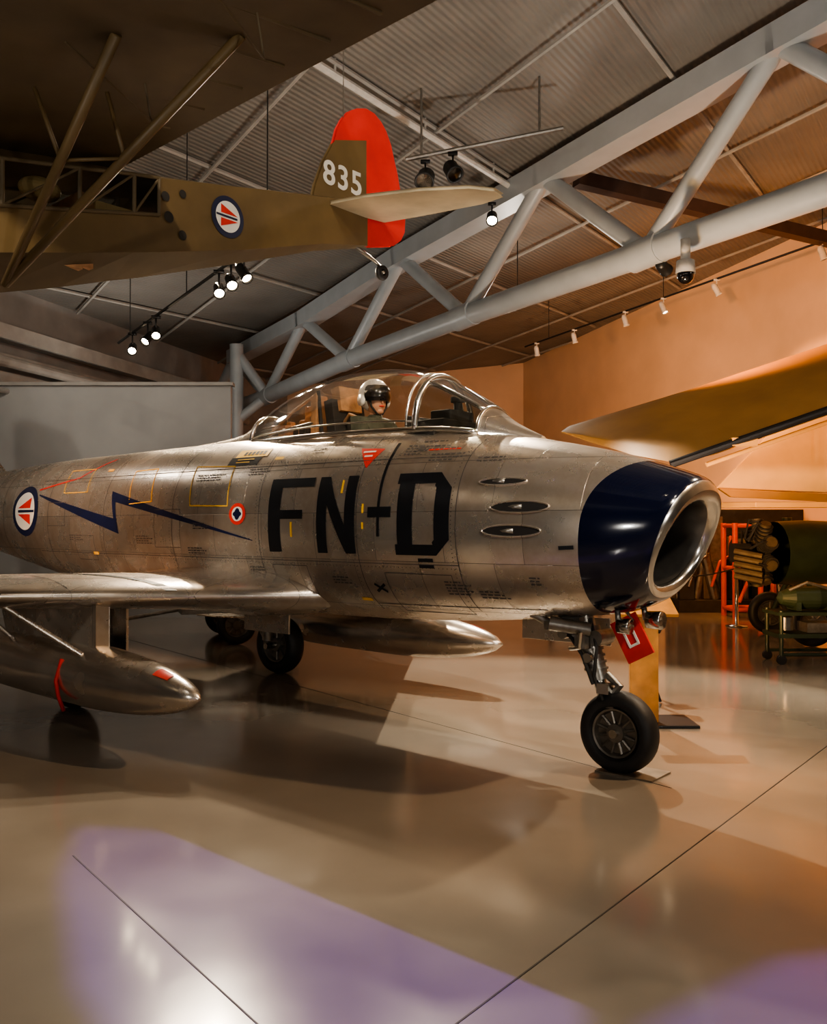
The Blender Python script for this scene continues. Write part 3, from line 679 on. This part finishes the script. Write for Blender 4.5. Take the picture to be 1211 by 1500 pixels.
for e in [(-.87,4.45,4.18),(-1.45,4.3,4.10)]:
    e=ci@Vector(e); g.tube(lo,e,.028,0,10)
    lo2=Vector((lo.x,-lo.y,lo.z)); e2=Vector((e.x,-e.y,e.z)); g.tube(lo2,e2,.028,0,10)
m1=lo.lerp(ci@Vector((-.87,4.45,4.18)),.55); g.tube(m1,(m1.x+.05,m1.y-.1,4.10),.012); m2=lo.lerp(ci@Vector((-1.45,4.3,4.10)),.55); g.tube(m2,(m2.x+.1,m2.y-.1,4.07),.012); g.tube(m1,m2,.01)
g.make('wing_struts',M_olive,cub,True)
g=Geo()
for y in (1.4,2.4,3.4): g.path([(3.6,y,4.2),(3.55,y,3.96),(4.2,y+.3,4.03)],.006)
for s_ in fr(.5,5,12): g.tube((3.1,s_,4.235),(4.55,s_,4.05),.012,0,6)
g.make('wing_ribs_and_cables',M_olived,cub)
g=Geo(); c=(.25,0,4.08); g.path([(.62,0,4.25),(.35,0,4.17),(.25,0,4.12)],.016); g.tube((.25,-.03,4.08),(.25,.03,4.08),.015)
g.lathe(c,(0,1,0),[(-.02,.03),(-.025,.065),(0,.075),(.025,.065),(.02,.03)],1,20); g.tube((.6,0,4.25),(.4,0,4.2),.01)
g.make('tail_wheel',[M_strut,M_rub],cub,True)
g=Geo()
for s in(1,-1): g.tube((4.7,s*.28,3.15),(4.75,s*.85,2.45),.03); g.tube((5.1,s*.28,3.1),(4.75,s*.85,2.45),.025)
g.make('landing_gear_legs',M_olive,cub)
for s in(1,-1): wheel('landing_wheel',(4.75,s*.9,2.42),.22,.12,cub,spokes=6)
g=Geo(); g.lathe((6.1,0,3.2),(1,0,0),[(-.1,.22),(.1,.22),(.2,.12),(.25,0)],0,20); g.box((6.3,0,3.2),(.03,.14,1.8),1,Matrix.Rotation(R(70),3,'X')); g.make('cowling_and_propeller',[M_olived,M_orange],cub,bevel=.01)
g=Geo()
def wz(x,y): 
    p=cubM@Vector((x,y,0)); return cz(p.x,p.y)
for x,y,z in ((3.7,1.6,4.25),(3.7,-1.6,4.25),(.75,0,4.7)): g.tube((x,y,z),(x,y,wz(x,y)),.004,0,6)
g.make('suspension_cables',M_strut,cub)

# ------------------------------------------------------------ biplane at right
bp_=empty('display_biplane')
g=Geo()
def quadslab(pts,th,m):
    pts=[Vector(p) for p in pts]; n=(pts[1]-pts[0]).cross(pts[3]-pts[0]).normalized()*th/2
    v=[p+n for p in pts]+[p-n for p in pts]; g.add(v,[(0,1,2,3),(7,6,5,4),(0,4,5,1),(1,5,6,2),(2,6,7,3),(3,7,4,0)],m)
sec=[((2.12,12.75,3.05),(2.2,12.6,3.0)),((2.25,13.0,3.14),(2.45,12.1,2.83)),((2.8,13.05,3.30),(2.8,11.3,2.60)),((3.6,13.05,3.56),(3.15,10.7,2.46)),((4.2,13.05,3.75),(3.6,10.65,2.55)),((5.2,13.05,4.08),(4.9,10.65,3.00)),((7.2,13.05,4.75),(6.7,10.6,3.6))]
v=[];f=[];n=10
for a_,b_ in sec:
    a_=Vector(a_);b_=Vector(b_)
    up=[];dn=[]
    for k in range(n+1):
        x=k/n; c=a_.lerp(b_,x); t=.16*math.sqrt(max(0,x*(1-x)))*2*min(1,(a_-b_).length/2)
        up.append(c+Vector((0,0,t*.9))); dn.append(c-Vector((0,0,t*.35)))
    v+=up+dn[1:-1][::-1]
m=2*n
for i in range(len(sec)-1):
    for j in range(m): f.append((i*m+j,i*m+(j+1)%m,(i+1)*m+(j+1)%m,(i+1)*m+j))
f.append(tuple(range(m))); f.append(tuple((len(sec)-1)*m+j for j in range(m)))
autos(mobj('upper_wing',v,f,M_gold,bp_,True),50)
quadslab([(4.0,12.2,1.98),(7.8,12.2,1.98),(7.8,10.9,1.96),(4.2,10.9,1.96)],.07,0)
quadslab([(4.9,14.4,2.30),(6.3,14.4,3.75),(8.6,14.3,4.3),(8.6,14.3,2.15)],.08,1)
quadslab([(4.9,14.3,2.30),(8.6,14.2,2.12),(8.6,14.2,1.98),(5.1,14.3,2.16)],.1,0)
g.make('lower_and_tail_wings',[M_gold,M_cream],bp_,bevel=.01)
g=Geo()
g.tube((3.1,10.7,2.44),(6.0,10.3,3.45),.05,0); g.tube((3.6,10.9,2.45),(5.6,10.9,3.15),.03,1); g.box((3.95,10.62,2.70),(.3,.12,.1),1)
g.tube((6.2,11.1,1.98),(6.2,11.1,3.4),.025,1); g.tube((6.2,12.1,1.98),(6.2,12.1,3.8),.025,1)
g.make('struts',[M_black,M_gold],bp_)
g=Geo()
g.lathe((6.6,13.2,1.3),(-1,-.1,0),[(-2,.35),(0,.45),(.9,.48),(1.3,.46)],0,24)
for i in range(9):
    an=2*math.pi*i/9; e=Vector((0,math.cos(an),math.sin(an))); c=Vector((5.1,13.1,1.3))
    g.tube(c+e*.15,c+e*.5,.08,4,12)
    for k in range(5): g.tube(c+e*(.2+.06*k),c+e*(.22+.06*k),.115,1,12)
    g.path([c+e*.45+Vector((.1,0,0)),c+e*.5+Vector((-.12,0,0)),c+e*.2+Vector((-.2,0,0))],.018,2)
g.tube((4.95,13.1,1.3),(4.7,13.1,1.3),.14,1,16)
for k in range(5): g.tube((4.68,12.95,.97+.09*k),(5.0,12.72,.90+.09*k),.042,4,8)
g.tube((5.8,13,1.0),(5.6,12.6,.35),.04); g.tube((5.8,13.6,1.0),(5.6,13.9,.35),.04)
autos(g.make('fuselage_and_engine',[M_green,M_dark,M_dark,M_chrome,M_brass,M_gold],bp_),40)
wheel('wheel_1',(5.6,12.5,.33),.33,.14,bp_,spokes=8); wheel('wheel_2',(5.6,14.0,.33),.33,.14,bp_,spokes=8)
g=Geo(); g.box((8.4,13.2,.25),(.1,.5,.5)); g.tube((8.4,13.2,.5),(8.4,13.3,1.1),.05); g.tube((8.0,14.3,0),(8.0,14.3,2.2),.05); g.make('tail_trestle',M_green,bp_)
g=Geo(); bx,by=6.25,16.6
for dx in(-.35,.35):
    for dy in(-.3,.3): g.tube((bx+dx,by+dy,0),(bx+dx,by+dy,1.75),.05)
for z in(.15,.9,1.7):
    g.tube((bx-.35,by-.3,z),(bx+.35,by-.3,z),.04); g.tube((bx-.35,by+.3,z),(bx+.35,by+.3,z),.04); g.tube((bx-.35,by-.3,z),(bx-.35,by+.3,z),.04); g.tube((bx+.35,by-.3,z),(bx+.35,by+.3,z),.04)
g.path([(bx-.3,by-.35,.3),(bx-.1,by-.4,.8),(bx+.2,by-.4,1.0),(bx+.3,by-.35,1.5)],.035)
g.lathe((bx-.3,by,1.2),(1,0,0),[(0,.05),(.02,.25),(.5,.28),(.7,.12)],1,18)
g.make('engine_stand',[M_redf,M_dark])
g=Geo(); cx,cy=4.95,11.1
g.box((cx,cy,.35),(1.0,.5,.05)); g.box((cx,cy,.62),(1.0,.5,.04))
for dx in(-.45,.45):
    for dy in(-.22,.22):
        g.tube((cx+dx,cy+dy,.1),(cx+dx,cy+dy,.66),.025); g.lathe((cx+dx,cy+dy-.02,.06),(0,1,0),[(0,.001),(0,.06),(.04,.06),(.04,.001)],1,14)
g.tube((cx-.45,cy-.22,.12),(cx+.45,cy-.22,.12),.02); g.tube((cx-.45,cy+.22,.12),(cx+.45,cy+.22,.12),.02)
g.lathe((cx-.42,cy,.80),(1,.0,0),[(0,.0),(.05,.08),(.2,.14),(.5,.15),(.75,.10),(.8,.0)],0,20); g.box((cx-.2,cy,.7),(.06,.3,.1)); g.box((cx+.2,cy,.7),(.06,.3,.1))
g.box((cx+.1,cy,.44),(.4,.3,.12),2); g.tube((cx-.3,cy,.40),(cx-.3,cy,.56),.08,2); g.path([(cx-.3,cy-.1,.9),(cx-.1,cy-.15,1.0),(cx+.2,cy-.1,.92)],.02,2)
g.make('equipment_trolley',[M_green,M_rub,M_strut])
rb=empty('rope_barrier')
for i,(x,y) in enumerate([(5.45,15.0),(8.0,15.4),(4.5,17.6)]):
    e=Geo(); e.lathe((x,y,0),(0,0,1),[(0,0.001),(0,.18),(.02,.18),(.03,.03),(1.0,.03),(1.0,.045),(1.06,.045),(1.08,.001)],0,20); e.make('post_%d'%(i+1),M_chrome,rb,smooth=True)
e=Geo(); pts=[Vector((4.5,17.6,.98)).lerp(Vector((5.45,15.0,.98)),k/8)-Vector((0,0,.2*math.sin(math.pi*k/8))) for k in range(9)]; e.path(pts,.012)
pts=[Vector((5.45,15.0,.98)).lerp(Vector((8.0,15.4,.98)),k/8)-Vector((0,0,.2*math.sin(math.pi*k/8))) for k in range(9)]; e.path(pts,.012); e.make('rope',M_dark,rb)
for (x,y,w,h,m) in [(4.9,21.5,.8,1.1,M_greyw),(3.9,22.5,.9,1.4,M_dark)]:
    g=Geo(); g.box((x,y,h/2),(w,.5,h),0); g.box((x,y-.26,h*.55),(w*.85,.02,h*.7),1); g.box((x,y,h+.02),(w+.06,.56,.04),0)
    g.make('display_cabinet',[m,M_greyw],bevel=.01)
g=Geo(); g.box((6.75,18.7,1.02),(2.9,.08,2.04),0); g.box((5.6,18.64,1.3),(.4,.02,.5),1); g.box((7.3,18.64,1.35),(.7,.02,.45),1)  # dark panel added to darken the lit wall area behind the exhibits
for x in (5.4,8.1): g.box((x,18.7,.03),(.08,.6,.06),0)
g.make('added_dark_backdrop',[M_dark,M_greyw],bevel=.005)
g=Geo(); g.box((6.6,17.9,.12),(2.8,1.0,.24),0)
random.seed(12)
for i in range(40):
    x=5.3+random.random()*2.5; y=17.55+random.random()*.6; h=.3+random.random()*1.4
    m=random.choice([0,1,0,1,3,4])
    if random.random()<.5: g.box((x,y,.24+h/2),(.1+random.random()*.25,.2,h),m)
    else: g.tube((x,y,.24),(x+random.uniform(-.3,.3),y,.24+h),.04+random.random()*.07,m)
for k in range(5): g.path([(5.4+.45*k,17.45,.5),(5.55+.45*k,17.4,1.0),(5.75+.45*k,17.45,1.1),(5.8+.45*k,17.5,1.5)],.03,2 if k%2 else 1)
g.make('machinery_exhibit',[M_dark,M_strut,M_redf,M_green,M_brass],bevel=.01)
g=Geo(); g.box((1.97,7.62,.5),(.24,.06,1.0),0); g.box((1.97,7.6,1.02),(.5,.35,.03),0,Matrix.Rotation(R(25),3,'X')); g.box((2.1,7.68,.012),(.6,.45,.024),1); g.make('plywood_lectern',[M_orange,M_black],bevel=.004)
pk=empty('ground_power_trailer',(-2.56,12.8,0),R(20))
g=Geo(); g.box((.1,.6,.78),(1.5,.95,.55),0); g.box((.1,.6,.47),(1.7,1.0,.08),1); g.tube((-.7,.6,.47),(-1.5,.6,.35),.03,1); g.tube((-1.5,.6,.0),(-1.5,.6,.4),.025,1); g.box((.1,.1,.8),(1.1,.02,.35),1); g.tube((0,-.1,.28),(0,1.3,.28),.03,1)
for s in(-.05,1.25): g.box((0,s,.62),(.62,.2,.03),0)
g.make('body',[M_olive,M_strut],pk,bevel=.01)
wheel('wheel_1',(0,-.08,.28),.28,.15,pk); wheel('wheel_2',(0,1.28,.28),.28,.15,pk)

# ------------------------------------------------------------ lamps
def track_spot(pos,aim,power=0,col=(1,.75,.45),size=60,glow=True,white=False,r=.06,rad=.05,blend=.6,par=None):
    e=empty('spotlight_head' if par else 'track_spotlight',pos); d=(Vector(aim)-Vector(pos)).normalized()
    if par: e.parent=par
    g=Geo(); g.lathe((0,0,0),d,[(-.16,.001),(-.16,r*.7),(-.1,r),(.06,r),(.07,r*1.15),(.10,r*1.15),(.10,r*.95),(.06,r*.9)],0,18)
    g.lathe((0,0,0),d,[(.07,r*.93),(.075,.001)],1,18)
    g.tube((0,0,.02),(0,0,.22),.012,0); g.box((0,0,.22),(.12,.05,.04),0)
    g.make('housing',[M_houw if white else M_house,M_lens if glow else M_glass2],e,True)
    if power:
        l=bpy.data.lights.new('spot','SPOT'); l.energy=power; l.color=col; l.spot_size=R(size); l.spot_blend=blend; l.shadow_soft_size=rad
        o=bpy.data.objects.new('spot',l); C.collection.objects.link(o); o.parent=e; o.location=d*.14; o.rotation_euler=d.to_track_quat('-Z','Y').to_euler()
    return e
def rail(a,b):
    g=Geo(); g.tube(a,b,.022,0,6); a=Vector(a);b=Vector(b)
    for k in(.1,.5,.9):
        p=a.lerp(b,k); g.tube(p,(p.x,p.y,cz(p.x,p.y)-.005),.008,0,6)
    return g.make('lighting_rail',M_house)
ra_,rb_=Vector((-4.6,13.8,4.55)),Vector((-1.2,8.8,4.78)); RL=rail(ra_,rb_)
W=(1,.82,.60)
for k,aim,p in [(.12,(-3,8,1),0),(.24,(-5,9,1),0),(.30,(-2,7,0),0),(.68,(-1,6,1),650),(.74,(0,5,0),0),(.8,(1,7,0),400)]:
    q=ra_.lerp(rb_,k); track_spot((q.x,q.y,q.z-.24),aim,p,W,75,par=RL)
a,b=Vector((7.9,15.2,6.9)),Vector((2.9,23,6.35)); RR=rail(a,b)
for k,aim,gl in [(.1,(9,16,2),0),(.35,(8.2,18,3),1),(.5,(7,18,2),1),(.62,(6,20,2),0),(.8,(5,22,2),0),(.95,(4,24,2),0)]:
    q=a.lerp(b,k); track_spot((q.x,q.y,q.z-.24),aim,700 if gl else 0,(1,.40,.11),90,bool(gl),True,par=RR)
g=Geo(); g.tube((-.1,11.2,6.35),(1.9,11.2,6.75),.03,0,8)
for x in(0.1,1.6): g.tube((x,11.2,6.4+(x*.2)),(x,11.2,cz(x,11.2)-.005),.015)
LB=g.make('lamp_bar',M_strut)
track_spot((.15,11.2,6.1),(-1,6,1),800,W,60,False,r=.11,par=LB); track_spot((.5,11.2,6.2),(3,6,0),0,W,60,False,r=.1,par=LB)
e=Geo(); cxx,cyy=3.37,10.95
e.tube((cxx,cyy,5.25),(cxx,cyy,4.95),.06,0,14); e.lathe((cxx,cyy,4.98),(0,0,-1),[(0,.02),(0,.11),(.12,.12),(.16,.12)],0,20); e.sph((cxx,cyy,4.80),(.105,.105,.11),1,20,12); e.make('dome_security_camera',[M_houw,M_visor],smooth=True)
def spot(pos,aim,power,col,size,blend=.5,rad=.1): return track_spot(pos,aim,power,col,size,True,False,.08,rad,blend)
KW=(1,.87,.70)
spot((-4.5,0.5,6.4),(-2.7,9,1.9),3000,KW,30,.6,.3)
spot((3.8,-.5,7.0),(.8,7.2,2.0),2900,KW,25,.6,.3)
spot((-6.5,3.0,5.8),(-3.6,8.6,1.6),2200,(1,.50,.24),26,.7,.2)
spot((6.5,5.0,7.3),(1.3,6.3,1.5),1500,(1,.68,.40),36)
spot((1.2,13.5,6.4),(0.5,6.5,0),3000,(1,.84,.64),68,.35,.04)
spot((-3.2,12.5,6.0),(-1.5,5.5,0),1000,(1,.82,.60),70,.35,.04)
spot((6.0,9.0,6.6),(3.6,7,0),1700,(1,.82,.60),60)
spot((-.5,2.5,6.4),(-1.0,7.8,4.5),380,KW,50)
spot((1.5,3.0,6.7),(-.2,8.2,4.8),240,KW,40)
spot((3.4,12.0,5.2),(9,19,3.5),1600,(1,.40,.12),110,.8)
spot((3.0,18.0,3.0),(5.5,24,4.0),600,(1,.50,.23),120,.8)
spot((-5.0,12.8,5.6),(-5.7,16.5,2.5),110,(1,.93,.84),110,.8)
spot((-7.0,9.0,5.4),(-9,16,4.8),230,(1,.92,.80),110,.8)
def flood(pos,aim,power,col,size=140,leg=.22):  # added lamps, not part of the hall, to brighten ceiling and right wing
    e=empty('added_flood_stand',(pos[0],pos[1],0)); d=(Vector(aim)-Vector(pos)).normalized(); h=pos[2]
    g=Geo(); g.tube((0,0,.1),(0,0,h-.12),.02)
    for k in range(3): an=2*math.pi*k/3; g.tube((0,0,.3),(leg*math.cos(an),leg*math.sin(an),.01),.014)
    rot=d.to_track_quat('-Z','Y').to_matrix(); g.box((0,0,h-.04),(.20,.16,.08),0,rot); g.box(Vector((0,0,h-.04))+d*.045,(.16,.12,.01),1,rot)
    g.make('stand_and_head',[M_house,M_lens],e)
    l=bpy.data.lights.new('flood','SPOT'); l.energy=power; l.color=col; l.spot_size=R(size); l.spot_blend=.9; l.shadow_soft_size=.15
    o=bpy.data.objects.new('flood',l); C.collection.objects.link(o); o.parent=e; o.location=Vector((0,0,h))+d*.08; o.rotation_euler=d.to_track_quat('-Z','Y').to_euler()
CW=(1,.94,.86)
flood((-5.8,17.6,2.6),(-4,17,7),350,CW)
flood((2.33,9.0,.85),(1.4,13.0,7),700,CW,140,.1)
flood((-3.5,-3.5,2.4),(-1,3,7),700,CW)
flood((4.5,-3.5,2.4),(3,4,7),700,CW)
flood((2.27,8.55,.80),(5.0,12.2,3.3),1500,(1,.52,.17),95,.1)
for p,e_ in [((-3,3.0,6.4),60),((3.5,2.0,6.8),60),((2,17,6.0),110),((-6,10,5.2),80),((8,8,7),80)]:  # fill lamps added to lift the ambient light of the room
    t=empty('added_fill_lamp',p); gg=Geo(); gg.lathe((0,0,0),(0,0,1),[(0,.16),(.12,.12),(.2,.03),(.2,.001)],0,20); gg.tube((0,0,.2),(0,0,cz(p[0],p[1])-p[2]),.01); gg.make('shade',M_house,t,True)
    l=bpy.data.lights.new('bulb','POINT'); l.energy=e_; l.color=(1,.88,.74); l.shadow_soft_size=.25; o=bpy.data.objects.new('bulb',l); C.collection.objects.link(o); o.parent=t; o.location=(0,0,-.3)
def profile_lamp(P0,polyf,power,col):
    P0=Vector(P0); e=empty('violet_profile_lamp',P0); c=sum((Vector((x,y,0)) for x,y in polyf),Vector())/len(polyf); d=(c-P0).normalized()
    l=bpy.data.lights.new('spot','SPOT'); l.energy=power; l.color=col; l.spot_size=R(75); l.spot_blend=.1; l.shadow_soft_size=.008
    o=bpy.data.objects.new('spot',l); C.collection.objects.link(o); o.parent=e; o.rotation_euler=d.to_track_quat('-Z','Y').to_euler()
    k=.6/P0.z; inn=[(Vector((x,y,0))-P0)*k for x,y in polyf]; cc=sum(inn,Vector())/len(inn); out=[cc+(p-cc).normalized()*1.0 for p in inn]
    n=len(inn); v=inn+out; f=[(i,(i+1)%n,n+(i+1)%n,n+i) for i in range(n)]
    mobj('added_gobo_plate',v,f,M_house,e,False)  # unseen plate added; its opening shapes the violet pool on the floor
    g=Geo(); g.lathe((0,0,0),d,[(-.35,.001),(-.35,.1),(-.04,.1)],0,18); g.tube((0,0,.12),(0,0,cz(P0.x,P0.y)-P0.z-.01),.015)
    for k_ in (0,n//3,2*n//3): g.tube((0,0,.3),out[k_],.008)
    g.make('housing',M_house,e,True)
profile_lamp((-1.0,2.2,6.2),[(-1.9,5.05),(-.96,4.89),(-.02,4.25),(.535,4.03),(.60,3.2),(.54,2.4),(-.6,2.4),(-1.25,3.3),(-1.7,4.3)],1150,(.24,.12,1))
profile_lamp((1.4,1.6,6.4),[(.757,3.03),(1.44,3.51),(1.9,3.6),(1.7,2.4),(.7,2.4)],1100,(.24,.12,1))
w=bpy.data.worlds.new('World'); C.scene.world=w; w.use_nodes=True; w.node_tree.nodes['Background'].inputs[0].default_value=(.05,.04,.03,1); w.node_tree.nodes['Background'].inputs[1].default_value=.3
cd=bpy.data.cameras.new('camera'); cam=bpy.data.objects.new('camera',cd); C.collection.objects.link(cam)
cam.location=(0,0,1.7); cam.rotation_euler=(R(90)+math.atan(20/1300),0,0); cd.sensor_fit='HORIZONTAL'; cd.sensor_width=36; cd.lens=36*1300/1211; cd.clip_end=200
C.scene.camera=cam
try:
    C.scene.view_settings.view_transform='AgX'; C.scene.view_settings.look='AgX - Medium High Contrast'
except Exception as ex: print(ex)
